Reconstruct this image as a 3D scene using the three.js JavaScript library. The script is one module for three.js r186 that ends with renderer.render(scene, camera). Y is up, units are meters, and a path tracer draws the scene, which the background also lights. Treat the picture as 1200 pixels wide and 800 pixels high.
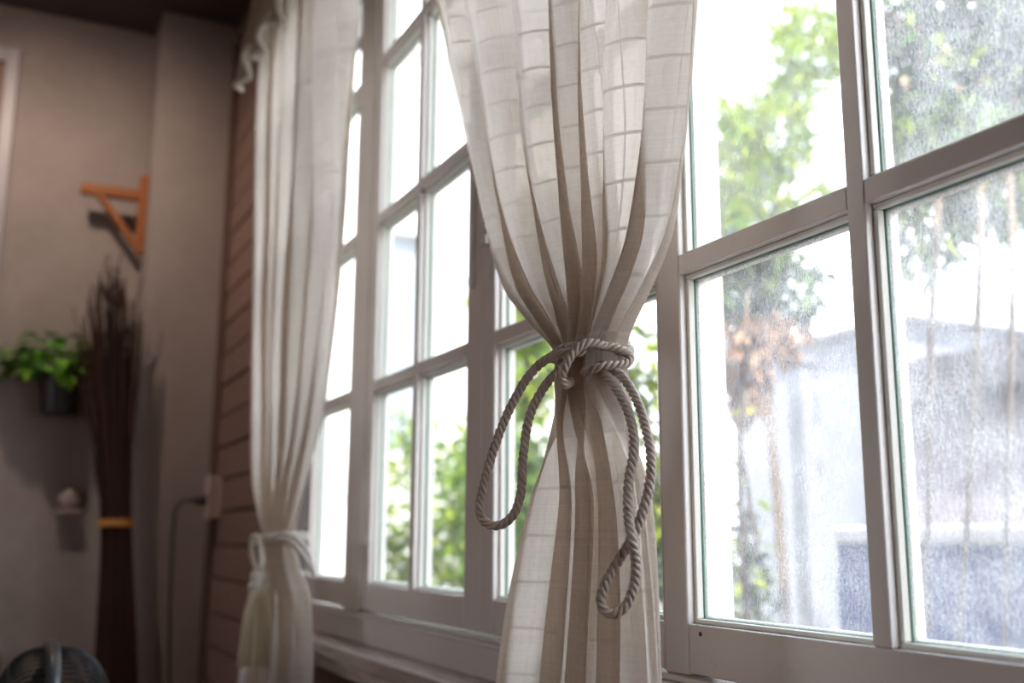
import * as THREE from 'three';
import { RoundedBoxGeometry } from 'three/addons/geometries/RoundedBoxGeometry.js';
import { mergeGeometries } from 'three/addons/utils/BufferGeometryUtils.js';
import { ImprovedNoise } from 'three/addons/math/ImprovedNoise.js';

// ---------------------------------------------------------------- camera, sky, sun, exposure
const V = (x, y, z) => new THREE.Vector3(x, y, z);
const scene = new THREE.Scene();
const camera = new THREE.PerspectiveCamera(36.30, 1.5, 0.05, 200);
{
  const yaw = THREE.MathUtils.degToRad(26.083), pitch = THREE.MathUtils.degToRad(10.777), roll = THREE.MathUtils.degToRad(0.2305);
  camera.position.set(0, 1.15, 0);
  camera.rotation.set(pitch, -yaw, roll, 'YXZ');
  camera.focus = 1.17;                     // metres: the tie-back of the near curtain
  camera.userData.fStop = 2.8;
  scene.add(camera);
}
const renderer = new THREE.WebGLRenderer({ antialias: true });
renderer.toneMapping = THREE.LinearToneMapping;
renderer.toneMappingExposure = 1.75;
renderer.shadowMap.enabled = true;

const sunDir = V(-0.30, 0.80, 0.52).normalize();
// a bright hazy sky: near white all round, a little bluer overhead, with faint soft cloud
{
  const W = 512, H = 256, d = new Float32Array(W * H * 4), cloud = new ImprovedNoise();
  for (let j = 0; j < H; j++) for (let i = 0; i < W; i++) {
    const el = ((j + 0.5) / H - 0.5) * Math.PI, az = ((i + 0.5) / W) * 2 * Math.PI, h = Math.max(0, Math.sin(el));
    const x = Math.cos(az) * Math.cos(el), z = Math.sin(az) * Math.cos(el), y = Math.sin(el);
    const c = 0.5 + 0.8 * cloud.noise(x * 2.6, y * 4.2, z * 2.6) + 0.4 * cloud.noise(x * 6 + 9, y * 9, z * 6), t = Math.min(1, Math.max(0, 0.85 - 0.75 * h + 0.45 * (c - 0.5)));
    const o = (j * W + i) * 4, k = 1;
    d[o] = k * (0.62 + 0.38 * t); d[o + 1] = k * (0.76 + 0.23 * t); d[o + 2] = k * (0.97 + 0.0 * t); d[o + 3] = 1;
  }
  const t = new THREE.DataTexture(d, W, H, THREE.RGBAFormat, THREE.FloatType);
  t.mapping = THREE.EquirectangularReflectionMapping; t.magFilter = THREE.LinearFilter; t.needsUpdate = true;
  scene.background = t;
  scene.backgroundIntensity = 3.2;
}
const sun = new THREE.DirectionalLight(new THREE.Color(1, 0.95, 0.86), 6);
sun.name = 'sun';
sun.position.copy(sunDir).multiplyScalar(30);
sun.target.position.set(2, 0, -3);
sun.castShadow = true;
sun.shadow.camera.left = sun.shadow.camera.bottom = -16; sun.shadow.camera.right = sun.shadow.camera.top = 16;
sun.shadow.mapSize.set(2048, 2048);
scene.add(sun, sun.target);

// ---------------------------------------------------------------- helpers
let seed = 20240611;
const rnd = () => { seed = (seed + 0x6d2b79f5) | 0; let t = Math.imul(seed ^ (seed >>> 15), 1 | seed); t = (t + Math.imul(t ^ (t >>> 7), 61 | t)) ^ t; return ((t ^ (t >>> 14)) >>> 0) / 4294967296; };
const rr = (a, b) => a + (b - a) * rnd();
const noise3 = new ImprovedNoise();
const N3 = (x, y, z = 0.37) => noise3.noise(x, y, z);
const clamp = THREE.MathUtils.clamp, lerp = THREE.MathUtils.lerp, sstep = THREE.MathUtils.smoothstep;
const used = {};
function numbered(name) { const n = used[name] = (used[name] ?? -1) + 1; return n ? name + '_' + String(n).padStart(3, '0') : name; }
function thing(name, base, label, category, group) {
  const o = new THREE.Group();
  o.name = numbered(name); o.position.set(...base);
  o.userData = { label, category };
  if (group) o.userData.group = group;
  scene.add(o);
  return o;
}
function structure(name, base = [0, 0, 0], label) {
  const o = new THREE.Group();
  o.name = name; o.position.set(...base); o.userData = { kind: 'structure' };
  if (label) o.userData.label = label;
  scene.add(o);
  return o;
}
const origin = (o) => { const p = V(0, 0, 0); for (let q = o; q; q = q.parent) p.add(q.position); return p; };
// a geometry given in world coordinates becomes one named mesh under a thing
function part(parent, name, geo, mat, ud) {
  const g = Array.isArray(geo) ? mergeGeometries(geo.map((q) => (q.index ? q.toNonIndexed() : q))) : geo;
  const p = origin(parent);
  g.translate(-p.x, -p.y, -p.z);
  const m = new THREE.Mesh(g, mat);
  m.name = name; m.castShadow = m.receiveShadow = true;
  if (ud) Object.assign(m.userData, ud);
  parent.add(m);
  return m;
}
function group(parent, name, base) {
  const g = new THREE.Group(); g.name = name;
  if (base) g.position.copy(V(...base).sub(origin(parent)));
  parent.add(g);
  return g;
}
// uv in metres, by the direction each face looks
function metricUV(g) {
  if (g.index) g = g.toNonIndexed();
  const p = g.attributes.position, n = g.attributes.normal, uv = new Float32Array(p.count * 2);
  for (let i = 0; i < p.count; i++) {
    const x = p.getX(i), y = p.getY(i), z = p.getZ(i), ax = Math.abs(n.getX(i)), ay = Math.abs(n.getY(i)), az = Math.abs(n.getZ(i));
    if (ax >= ay && ax >= az) { uv[2 * i] = z; uv[2 * i + 1] = y; } else if (ay >= az) { uv[2 * i] = z; uv[2 * i + 1] = x; } else { uv[2 * i] = x; uv[2 * i + 1] = y; }
  }
  return g.setAttribute('uv', new THREE.BufferAttribute(uv, 2));
}
function box(x0, x1, y0, y1, z0, z1, r = 0) {
  const w = Math.abs(x1 - x0), h = Math.abs(y1 - y0), d = Math.abs(z1 - z0);
  const g = r ? new RoundedBoxGeometry(w, h, d, 1, Math.min(r, w / 2.1, h / 2.1, d / 2.1)) : new THREE.BoxGeometry(w, h, d);
  g.translate((x0 + x1) / 2, (y0 + y1) / 2, (z0 + z1) / 2);
  return metricUV(g);
}
// smooth curve through a table of [at, value], at rising or falling
function table(rows) {
  const t = [...rows].sort((a, b) => a[0] - b[0]);
  const m = t.map((_, i) => {
    if (i === 0 || i === t.length - 1) { const j = i ? i - 1 : 0; return (t[j + 1][1] - t[j][1]) / (t[j + 1][0] - t[j][0]); }
    return (t[i + 1][1] - t[i - 1][1]) / (t[i + 1][0] - t[i - 1][0]);
  });
  return (x) => {
    if (x <= t[0][0]) return t[0][1] + m[0] * (x - t[0][0]);
    const e = t.length - 1;
    if (x >= t[e][0]) return t[e][1] + m[e] * (x - t[e][0]);
    let i = 0; while (x > t[i + 1][0]) i++;
    const h = t[i + 1][0] - t[i][0], s = (x - t[i][0]) / h, s2 = s * s, s3 = s2 * s;
    return (2 * s3 - 3 * s2 + 1) * t[i][1] + (s3 - 2 * s2 + s) * h * m[i] + (-2 * s3 + 3 * s2) * t[i + 1][1] + (s3 - s2) * h * m[i + 1];
  };
}
// a tube along points; radius may be a function of 0..1
function sweep(pts, radius, sides = 8, closed = false, caps = true) {
  const n = pts.length, P = [], Nn = [], U = [], I = [];
  const tan = (i) => { const a = pts[closed ? (i - 1 + n) % n : Math.max(i - 1, 0)], b = pts[closed ? (i + 1) % n : Math.min(i + 1, n - 1)]; return b.clone().sub(a).normalize(); };
  let t0 = tan(0), nor = Math.abs(t0.y) < 0.9 ? V(0, 1, 0) : V(1, 0, 0);
  nor.sub(t0.clone().multiplyScalar(nor.dot(t0))).normalize();
  let len = 0;
  for (let i = 0; i < n; i++) {
    const t = tan(i);
    nor.sub(t.clone().multiplyScalar(nor.dot(t))).normalize();
    const bi = t.clone().cross(nor), r = typeof radius === 'function' ? radius(i / (n - 1)) : radius;
    if (i) len += pts[i].distanceTo(pts[i - 1]);
    for (let k = 0; k <= sides; k++) {
      const a = (k / sides) * 2 * Math.PI, c = Math.cos(a), s = Math.sin(a), d = nor.clone().multiplyScalar(c).addScaledVector(bi, s);
      P.push(pts[i].x + d.x * r, pts[i].y + d.y * r, pts[i].z + d.z * r); Nn.push(d.x, d.y, d.z); U.push(len, k / sides);
    }
  }
  const w = sides + 1, rings = closed ? n : n - 1;
  for (let i = 0; i < rings; i++) for (let k = 0; k < sides; k++) {
    const a = i * w + k, b = ((i + 1) % n) * w + k;
    I.push(a, a + 1, b, b, a + 1, b + 1);
  }
  if (caps && !closed) for (const [i, flip] of [[0, 1], [n - 1, 0]]) {
    const t = tan(i).multiplyScalar(flip ? -1 : 1), c = P.length / 3;
    P.push(pts[i].x, pts[i].y, pts[i].z); Nn.push(t.x, t.y, t.z); U.push(0, 0);
    for (let k = 0; k < sides; k++) { const a = i * w + k; if (flip) I.push(c, a + 1, a); else I.push(c, a, a + 1); }
  }
  const g = new THREE.BufferGeometry();
  g.setAttribute('position', new THREE.Float32BufferAttribute(P, 3));
  g.setAttribute('normal', new THREE.Float32BufferAttribute(Nn, 3));
  g.setAttribute('uv', new THREE.Float32BufferAttribute(U, 2));
  g.setIndex(I);
  return g;
}
const curve = (pts, step, closed = false) => { const c = new THREE.CatmullRomCurve3(pts, closed, 'centripetal'); const n = Math.max(8, Math.round(c.getLength() / step)); c.arcLengthDivisions = n * 4; const q = c.getSpacedPoints(n); if (closed) q.pop(); return q; };
const bar = (a, b, r, sides = 8) => sweep([a, b], r, sides);

// ---------------------------------------------------------------- textures
function tex(size, f, { srgb = false, repeat = [1, 1] } = {}) {
  const d = new Uint8Array(size * size * 4);
  for (let y = 0; y < size; y++) for (let x = 0; x < size; x++) {
    const c = f(x / size, y / size, x, y), o = (y * size + x) * 4;
    for (let k = 0; k < 3; k++) d[o + k] = clamp(Math.round((Array.isArray(c) ? c[k] : c) * 255), 0, 255);
    d[o + 3] = 255;
  }
  const t = new THREE.DataTexture(d, size, size, THREE.RGBAFormat);
  t.wrapS = t.wrapT = THREE.RepeatWrapping; t.magFilter = THREE.LinearFilter; t.minFilter = THREE.LinearMipmapLinearFilter; t.generateMipmaps = true;
  if (srgb) t.colorSpace = THREE.SRGBColorSpace;
  t.repeat.set(...repeat); t.needsUpdate = true;
  return t;
}
// tiling noise: Perlin on a torus-like blend
function tileNoise(u, v, f, z) {
  const a = N3(u * f, v * f, z), b = N3((u - 1) * f, v * f, z), c = N3(u * f, (v - 1) * f, z), d = N3((u - 1) * f, (v - 1) * f, z);
  return lerp(lerp(a, b, u), lerp(c, d, u), v);
}
const grid = (n, s) => { let q = s; const r = () => { q = (q * 1664525 + 1013904223) >>> 0; return q / 4294967296; }; return Float32Array.from({ length: n * n }, r); };

// plaster: slight unevenness of the rolled paint, in metres
const plasterBump = tex(512, (u, v) => 0.5 + 0.30 * tileNoise(u, v, 14, 1.3) + 0.22 * tileNoise(u, v, 60, 4.1) + 0.12 * tileNoise(u, v, 150, 7.7));
const plasterTone = tex(512, (u, v) => { const k = 1 + 0.06 * tileNoise(u, v, 5, 2.2) + 0.04 * tileNoise(u, v, 23, 9.4); return [0.93 * k, 0.93 * k, 0.93 * k]; }, { srgb: true });
// wood grain runs along u
const grainMap = (base, dark, s) => tex(512, (u, v) => {
  const w = tileNoise(u, v, 4, s) * 0.6, l = 0.5 + 0.5 * Math.sin((v * 22 + w * 5 + tileNoise(u, v, 9, s + 3)) * Math.PI), f = tileNoise(u * 1, v, 90, s + 6);
  const k = clamp(0.55 * l + 0.25 + f * 0.5, 0, 1);
  return base.map((c, i) => lerp(dark[i], c, k));
}, { srgb: true, repeat: [1.6, 3] });
const plankTone = grainMap([0.97, 0.95, 0.94], [0.84, 0.80, 0.78], 11.2);
const woodTone = grainMap([1.0, 0.97, 0.93], [0.78, 0.70, 0.62], 31.7);
// brushed gloss paint on the window joinery
const brushBump = tex(512, (u, v) => 0.5 + 0.35 * tileNoise(u, v, 7, 3.3) * 0.5 + 0.25 * tileNoise(u, v, 110, 8.8), { repeat: [2, 2] });
const paintTone = tex(512, (u, v) => { const s = tileNoise(u, v, 9, 14.4) + 0.6 * tileNoise(u, v, 40, 18.2); const k = s > 0.55 ? 0.985 : 1.0; return [k, k * 0.995, k * 0.985]; }, { srgb: true, repeat: [3, 3] });

// fabric: a fine slubby weave with a window-check of thicker yarns every 5.5 cm by 6 cm; one tile is 22 x 24 cm
const CHECK = { w: 0.22, h: 0.22 };
const slub = Float32Array.from({ length: 1024 }, () => rnd()), slub2 = Float32Array.from({ length: 1024 }, () => rnd());
function weave(u, v, x, y) {
  const thread = 0.5 + 0.25 * Math.sin(x * Math.PI) * 0 + 0.32 * (slub[x] - 0.5) + 0.32 * (slub2[y] - 0.5);
  const sl = tileNoise(u, v, 30, 5.1) * 0.15 + 0.18 * tileNoise(u, v, 170, 2.6);
  return thread + sl;
}
const lineAt = (q, n, half) => { const d = Math.abs(((q * n + 0.5) % 1) - 0.5) / n; return d < half ? 1 : d < half * 1.8 ? 1 - (d - half) / (half * 0.8) : 0; };
const isLine = (u, v) => Math.max(lineAt(u, 3, 0.0042) * 0.75, lineAt(v, 4, 0.0062));
const fabricTone = tex(1024, (u, v, x, y) => { const k = 0.95 + 0.10 * (weave(u, v, x, y) - 0.5); return [k, k * 0.99, k * 0.975]; }, { srgb: true, repeat: [1 / CHECK.w, 1 / CHECK.h] });
const fabricThrough = tex(1024, (u, v, x, y) => clamp((0.92 - 0.22 * (weave(u, v, x, y) - 0.5)) * (1 - 0.34 * isLine(u, v)), 0, 1), { repeat: [1 / CHECK.w, 1 / CHECK.h] });
const fabricRough = tex(1024, (u, v, x, y) => { const w = weave(u, v, x, y); return clamp(0.955 + 0.22 * (w - 0.5) + 0.1 * isLine(u, v), 0.5, 1); }, { repeat: [1 / CHECK.w, 1 / CHECK.h] });
const fabricBump = tex(1024, (u, v, x, y) => 0.35 + 0.4 * weave(u, v, x, y) * 0.6 + 0.35 * isLine(u, v), { repeat: [1 / CHECK.w, 1 / CHECK.h] });

// dust on the outside of the panes: fine specks and short runs; the amount varies from pane to pane
function dustTexture(amount, streak, s) {
  const spk = grid(512, s * 7919 + 13);
  const at = (x, y) => spk[((y % 512) * 512) + (x % 512)];
  return tex(1024, (u, v, x, y) => {
    const X = (x >> 1), Y = (y >> 1);
    const run = (at(X, Math.floor(Y / 5)) * 0.5 + at(X, Math.floor(Y / 5) + 1) * 0.3 + at(X + 1, Math.floor(Y / 4)) * 0.2);
    const fine = at((X * 7 + 3) & 511, (Y * 5 + 11) & 511);
    const cloud = 0.5 + 0.9 * tileNoise(u, v, 4, s + 0.3) + 0.5 * tileNoise(u, v, 11, s + 2.7);
    const worm = 1 - Math.min(1, Math.abs(tileNoise(u, v, 95, s + 9.2)) * 7);
    const a = amount * clamp(0.45 + 0.75 * cloud, 0.15, 1.5) * (0.30 + streak * 0.9 * run * run + 0.55 * worm * fine + 0.35 * fine * fine);
    return clamp(Math.sqrt(clamp(a, 0.002, 0.95)), 0, 1);
  });
}
const dust = [dustTexture(0.26, 0.8, 1), dustTexture(0.42, 1.0, 2), dustTexture(0.34, 1.0, 3), dustTexture(0.46, 1.0, 4), dustTexture(0.07, 0.4, 5)];

// ---------------------------------------------------------------- materials
const std = (o) => new THREE.MeshStandardMaterial(o);
const phys = (o) => new THREE.MeshPhysicalMaterial(o);
const col = (r, g, b) => new THREE.Color(r, g, b);
const M = {
  plaster: std({ color: col(0.385, 0.325, 0.302), map: plasterTone, bumpMap: plasterBump, bumpScale: 0.002, roughness: 0.85 }),
  warmWall: std({ color: col(0.66, 0.42, 0.35), bumpMap: plasterBump, bumpScale: 0.002, roughness: 0.8 }),
  ceiling: std({ color: col(0.075, 0.055, 0.052), bumpMap: plasterBump, bumpScale: 0.002, roughness: 0.8 }),
  floor: std({ color: col(0.42, 0.265, 0.20), map: woodTone, roughness: 0.45 }),
  plank: [0, 1, 2].map((i) => std({ color: col(0.30 - 0.02 * i, 0.20 - 0.012 * i, 0.175 - 0.01 * i), map: plankTone, bumpMap: brushBump, bumpScale: 0.001, roughness: 0.6 })),
  groove: std({ color: col(0.06, 0.04, 0.035), roughness: 0.9 }),
  joinery: phys({ color: col(0.79, 0.74, 0.72), map: paintTone, bumpMap: brushBump, bumpScale: 0.0004, roughness: 0.24, clearcoat: 0.7, clearcoatRoughness: 0.16 }),
  sillWood: phys({ color: col(0.66, 0.585, 0.53), map: plankTone, bumpMap: brushBump, bumpScale: 0.0006, roughness: 0.25, clearcoat: 0.6, clearcoatRoughness: 0.2 }),
  bead: std({ color: col(0.84, 0.82, 0.74), bumpMap: brushBump, bumpScale: 0.0006, roughness: 0.5 }),
  gasket: std({ color: col(0.20, 0.33, 0.26), roughness: 0.35 }),
  glass: dust.map((t) => phys({ color: col(0.97, 0.98, 0.98), transmission: 1, thickness: 0, ior: 1.5, roughness: 1, roughnessMap: t, specularIntensity: 0.6 })),
  cast: std({ color: col(0.66, 0.62, 0.60), metalness: 0.0, roughness: 0.4 }),
  rust: std({ color: col(0.10, 0.065, 0.05), roughness: 0.8 }),
  cornerTrim: std({ color: col(0.13, 0.075, 0.055), roughness: 0.6 }),
  curtain: phys({ color: col(0.86, 0.795, 0.735), map: fabricTone, transmission: 0.72, transmissionMap: fabricThrough, thickness: 0, roughness: 1, roughnessMap: fabricRough, bumpMap: fabricBump, bumpScale: 0.0006, specularIntensity: 0.15, side: THREE.DoubleSide }),
  valance: phys({ color: col(0.50, 0.42, 0.345), map: fabricTone, transmission: 0.15, thickness: 0, roughness: 0.95, bumpMap: fabricBump, bumpScale: 0.0006, specularIntensity: 0.15, side: THREE.DoubleSide }),
  trimWhite: phys({ color: col(0.86, 0.84, 0.79), transmission: 0.3, thickness: 0, roughness: 0.95, specularIntensity: 0.2, side: THREE.DoubleSide }),
  rope: phys({ color: col(0.49, 0.395, 0.33), roughness: 0.32, sheen: 0.5, sheenRoughness: 0.3, sheenColor: col(0.9, 0.8, 0.7), specularIntensity: 1 }),
  ropePale: phys({ color: col(0.80, 0.76, 0.68), roughness: 0.5, sheen: 0.5, sheenRoughness: 0.4, sheenColor: col(0.9, 0.85, 0.75) }),
  tassel: phys({ color: col(0.88, 0.80, 0.61), roughness: 0.6, sheen: 0.4, sheenRoughness: 0.5, sheenColor: col(0.9, 0.85, 0.7) }),
  bracket: std({ color: col(0.40, 0.14, 0.035), map: woodTone, roughness: 0.55 }),
  reed: [0, 1, 2].map((i) => std({ color: col(0.030 + 0.014 * i, 0.009 + 0.004 * i, 0.006 + 0.002 * i), roughness: 0.9 })),
  reedBand: std({ color: col(0.50, 0.21, 0.045), roughness: 0.55 }),
  pot: phys({ color: col(0.022, 0.022, 0.024), roughness: 0.42, clearcoat: 0.2, clearcoatRoughness: 0.4 }),
  soil: std({ color: col(0.05, 0.032, 0.02), roughness: 1 }),
  leaf: [[0.12, 0.34, 0.03], [0.17, 0.42, 0.035], [0.26, 0.50, 0.05], [0.06, 0.20, 0.025]].map((c) => phys({ color: col(...c), transmission: 0.25, thickness: 0, roughness: 0.9, specularIntensity: 0.4, side: THREE.DoubleSide })),
  fixture: std({ color: col(0.36, 0.29, 0.27), roughness: 0.45 }),
  box: std({ color: col(0.46, 0.34, 0.31), roughness: 0.5 }),
  black: std({ color: col(0.02, 0.019, 0.019), roughness: 0.5 }),
  fanMetal: std({ color: col(0.16, 0.17, 0.18), metalness: 0.75, roughness: 0.3 }),
  fanDark: std({ color: col(0.022, 0.024, 0.028), metalness: 0.3, roughness: 0.38 }),
  casing: std({ color: col(0.38, 0.35, 0.37), bumpMap: brushBump, bumpScale: 0.0006, roughness: 0.45 }),
  doorWood: std({ color: col(0.22, 0.12, 0.085), map: woodTone, roughness: 0.5 }),
  darkWood: std({ color: col(0.085, 0.05, 0.035), map: woodTone, roughness: 0.5 }),
  plastic: std({ color: col(0.74, 0.72, 0.75), roughness: 0.4 }),
  // outside
  ground: std({ color: col(0.25, 0.225, 0.20), roughness: 1 }),
  render: std({ color: col(0.80, 0.79, 0.77), roughness: 0.9 }),
  shutter: std({ color: col(0.30, 0.335, 0.38), roughness: 0.7 }),
  lilac: std({ color: col(0.185, 0.150, 0.168), roughness: 0.9 }),
  paleBlue: std({ color: col(0.20, 0.205, 0.235), roughness: 0.8 }),
  roof: std({ color: col(0.06, 0.048, 0.055), roughness: 0.7 }),
  bark: std({ color: col(0.13, 0.095, 0.065), roughness: 0.95 }),
  dryRoot: std({ color: col(0.20, 0.15, 0.11), roughness: 0.95 }),
  tarp: std({ color: col(0.055, 0.08, 0.30), roughness: 0.5 }),
  board: std({ color: col(0.90, 0.90, 0.90), roughness: 0.7 }),
  yellow: std({ color: col(0.72, 0.62, 0.05), roughness: 0.6 }),
  foliage: phys({ color: col(1, 1, 1), transmission: 0.4, thickness: 0, roughness: 0.95, specularIntensity: 0.4, side: THREE.DoubleSide }),
};

// ---------------------------------------------------------------- room shell
const ROOM = { x0: -3.4, x1: 0.76, z0: -4.32, z1: 2.6, h: 3.23 };
const WIN = { z0: -3.14, z1: 0.86, y0: 0.93, y1: 2.68 };   // the opening in the window wall
{
  const fl = structure('floor'); part(fl, 'floor_boards', box(ROOM.x0 - 0.15, 0.90, -0.12, 0, ROOM.z0 - 0.15, ROOM.z1 + 0.15), M.floor);
  const ce = structure('ceiling'); part(ce, 'ceiling_boards', box(ROOM.x0 - 0.15, 1.25, ROOM.h, ROOM.h + 0.2, ROOM.z0 - 0.4, ROOM.z1 + 0.4), M.ceiling);
  const we = structure('wall_end'); part(we, 'wall_face', box(ROOM.x0 - 0.15, 0.90, 0, ROOM.h, ROOM.z0 - 0.15, ROOM.z0), M.plaster);
  const wl = structure('wall_left'); part(wl, 'wall_face', [box(ROOM.x0 - 0.15, ROOM.x0, 0, ROOM.h, ROOM.z0, -2.1), box(ROOM.x0 - 0.15, ROOM.x0, 0, ROOM.h, -0.9, ROOM.z1), box(ROOM.x0 - 0.15, ROOM.x0, 0, 1.0, -2.1, -0.9), box(ROOM.x0 - 0.15, ROOM.x0, 2.35, ROOM.h, -2.1, -0.9)], M.warmWall);
  // the room's other window, out of the picture: its daylight fills the inner faces of the joinery and the end wall
  const w9 = structure('window_9', [ROOM.x0 - 0.05, 1.0, -1.4]);
  part(w9, 'frame', [box(ROOM.x0 - 0.08, ROOM.x0 - 0.02, 1.0, 1.06, -2.1, -0.9), box(ROOM.x0 - 0.08, ROOM.x0 - 0.02, 2.29, 2.35, -2.1, -0.9), box(ROOM.x0 - 0.08, ROOM.x0 - 0.02, 1.06, 2.29, -2.1, -2.04), box(ROOM.x0 - 0.08, ROOM.x0 - 0.02, 1.06, 2.29, -0.96, -0.9), box(ROOM.x0 - 0.08, ROOM.x0 - 0.02, 1.06, 2.29, -1.52, -1.48)], M.joinery);
  for (const [a, b] of [[-2.04, -1.52], [-1.48, -0.96]]) { const g = new THREE.PlaneGeometry(b - a, 1.23); g.rotateY(Math.PI / 2); g.translate(ROOM.x0 - 0.05, 1.675, (a + b) / 2); part(w9, 'pane', g, M.glass[4]); }
  const wb = structure('wall_back'); part(wb, 'wall_face', box(ROOM.x0 - 0.15, 0.90, 0, ROOM.h, ROOM.z1, ROOM.z1 + 0.15), M.warmWall);
  const wc = structure('wall_corner'); part(wc, 'column_face', box(0.437, 0.76, 0, ROOM.h, ROOM.z0, -4.08, 0.006), M.plaster);
  const wr = structure('wall_right');
  part(wr, 'wall_core', [
    box(0.76, 0.88, 0, WIN.y0, ROOM.z0, ROOM.z1), box(0.76, 0.88, WIN.y1, ROOM.h, ROOM.z0, ROOM.z1),
    box(0.76, 0.88, WIN.y0, WIN.y1, ROOM.z0, WIN.z0), box(0.76, 0.88, WIN.y0, WIN.y1, WIN.z1, ROOM.z1),
  ], M.groove);
  // horizontal boards, each its own piece, with a dark open joint between them
  const pitch = 0.119;
  const plankRow = (k, z0, z1, yMax) => {
    const y0 = 0.058 + pitch * k, y1 = Math.min(y0 + pitch - 0.007, yMax);
    if (y1 - y0 < 0.02) return;
    part(wr, 'plank', box(0.738 + rr(-0.0015, 0.0015), 0.76, y0, y1, z0, z1, 0.005), M.plank[Math.floor(rnd() * 3)]);
  };
  for (let k = 0; k < 27; k++) plankRow(k, -4.08, WIN.z0 - 0.03, ROOM.h);
  for (let k = 0; k < 7; k++) { let z = WIN.z0 - 0.025; for (const len of [1.35, 1.5, 1.2]) { const e = Math.min(z + len + (k % 2) * 0.3, WIN.z1); plankRow(k, z, e - 0.003, 0.86); z = e; if (z >= WIN.z1) break; } }
  for (let k = 22; k < 27; k++) plankRow(k, WIN.z0 - 0.025, WIN.z1, ROOM.h);
  const t3 = structure('trim_3'); part(t3, 'corner_moulding', box(0.716, 0.738, 0, ROOM.h, -4.08, -4.035, 0.004), M.cornerTrim);
}

// ---------------------------------------------------------------- window frame, sill, sashes
const FX = 0.75;                                   // inner face of the joinery
const BARS = [1.4925, 1.888, 2.290];               // glazing-bar heights
{
  const fr = structure('trim_1', [0.79, 0.93, -1.2]);
  // bottom rail of the frame: a board under a double-nosed ledge
  part(fr, 'frame_board', box(0.742, 0.86, 0.925, 0.978, WIN.z0, WIN.z1, 0.003), M.joinery);
  part(fr, 'frame_ledge', [box(0.730, 0.86, 0.978, 0.986, WIN.z0, WIN.z1, 0.003), box(0.737, 0.86, 0.986, 0.993, WIN.z0, WIN.z1, 0.003)], M.joinery);
  part(fr, 'frame_head', box(FX - 0.008, 0.86, 2.625, 2.69, WIN.z0, WIN.z1, 0.004), M.joinery);
  for (const [a, b] of [[WIN.z0 - 0.025, -3.085], [-2.425, -2.300], [0.80, 0.86]]) part(fr, 'frame_post', box(FX - 0.002, 0.797, 0.993, 2.625, a, b, 0.004), M.joinery);
  for (const [a, b] of [[-1.104, -1.055], [-0.440, -0.393], [0.20, 0.25]]) {
    part(fr, 'mullion', [box(FX, 0.79, 0.993, 2.625, a, b, 0.003), box(0.79, 0.822, 0.993, 2.625, a + 0.004, b - 0.002, 0.002)], M.joinery);
  }
  const sl = structure('trim_2', [0.72, 0.9, -1.2]);
  part(sl, 'sill_board', box(0.672, 0.76, 0.893, 0.925, WIN.z0 - 0.02, WIN.z1, 0.006), M.sillWood);
  part(sl, 'sill_moulding', [box(0.690, 0.76, 0.862, 0.893, WIN.z0 - 0.02, WIN.z1, 0.004)], M.sillWood);
}
function ringBead(x0, x1, y0, y1, z0, z1, w) {
  return [box(x0, x1, y0, y0 + w, z0, z1, 0.0015), box(x0, x1, y1 - w, y1, z0, z1, 0.0015), box(x0, x1, y0 + w, y1 - w, z0, z0 + w, 0.0015), box(x0, x1, y0 + w, y1 - w, z1 - w, z1, 0.0015)];
}
let windowCount = 0;
// a light of two columns by four rows between z0 and z1; s0, s1 are the widths of its own stiles (0 where it is glazed straight into the frame post)
function sash(z0, z1, s0, s1, centre, glassFor, label, mid = 0.0235) {
  const w = structure('window_' + (++windowCount), [0.77, 0.997, (z0 + z1) / 2], label);
  const yb = 0.996, yr = 1.053, yt = 2.585, ytop = 2.624, a = z0 + s0, b = z1 - s1;
  const stiles = [[z0, a], [b, z1]].filter(([p, q]) => q - p > 0.001);
  for (const [p, q] of stiles) part(w, 'stile', box(FX, 0.79, yb, ytop, p + 0.0006, q, 0.0025), M.joinery);
  part(w, 'bottom_rail', box(FX + 0.0006, 0.79, yb, yr, a + 0.0006, b - 0.0006, 0.0022), M.joinery);
  part(w, 'top_rail', box(FX + 0.0006, 0.79, yt, ytop, a + 0.0006, b - 0.0006, 0.0022), M.joinery);
  const c0 = centre - mid / 2, c1 = centre + mid / 2;
  part(w, 'glazing_bar', box(FX, 0.789, yr, yt, c0, c1, 0.0018), M.joinery);
  const cols = [[a, c0], [c1, b]];
  for (const y of BARS) for (const [p, q] of cols) part(w, 'glazing_bar', box(FX + 0.0005, 0.789, y - 0.0125, y + 0.0125, p + 0.0003, q - 0.0003, 0.0018), M.joinery);
  const rows = [[yr, BARS[0] - 0.0125], [BARS[0] + 0.0125, BARS[1] - 0.0125], [BARS[1] + 0.0125, BARS[2] - 0.0125], [BARS[2] + 0.0125, yt]];
  cols.forEach(([p, q], c) => rows.forEach(([y0, y1], r) => {
    const bead = part(w, 'glazing_bead', [...ringBead(0.7605, 0.7705, y0, y1, p, q, 0.0055), ...ringBead(0.7745, 0.787, y0, y1, p, q, 0.008)], M.bead);
    part(w, 'gasket', ringBead(0.7705, 0.7745, y0, y1, p, q, 0.0066), M.gasket);
    const g = new THREE.PlaneGeometry(q - p - 0.004, y1 - y0 - 0.004);
    g.rotateY(-Math.PI / 2);
    const uv = g.attributes.uv, k = 0.28, ou = rnd(), ov = rnd();
    for (let i = 0; i < uv.count; i++) uv.setXY(i, uv.getX(i) * (q - p) / k + ou, uv.getY(i) * (y1 - y0) / k + ov);
    g.translate(0.7725, (y0 + y1) / 2, (p + q) / 2);
    part(w, 'pane', g, M.glass[glassFor(c, r)]);
  }));
  return w;
}
sash(-3.085, -2.425, 0, 0, -2.755, () => 4);
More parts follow.
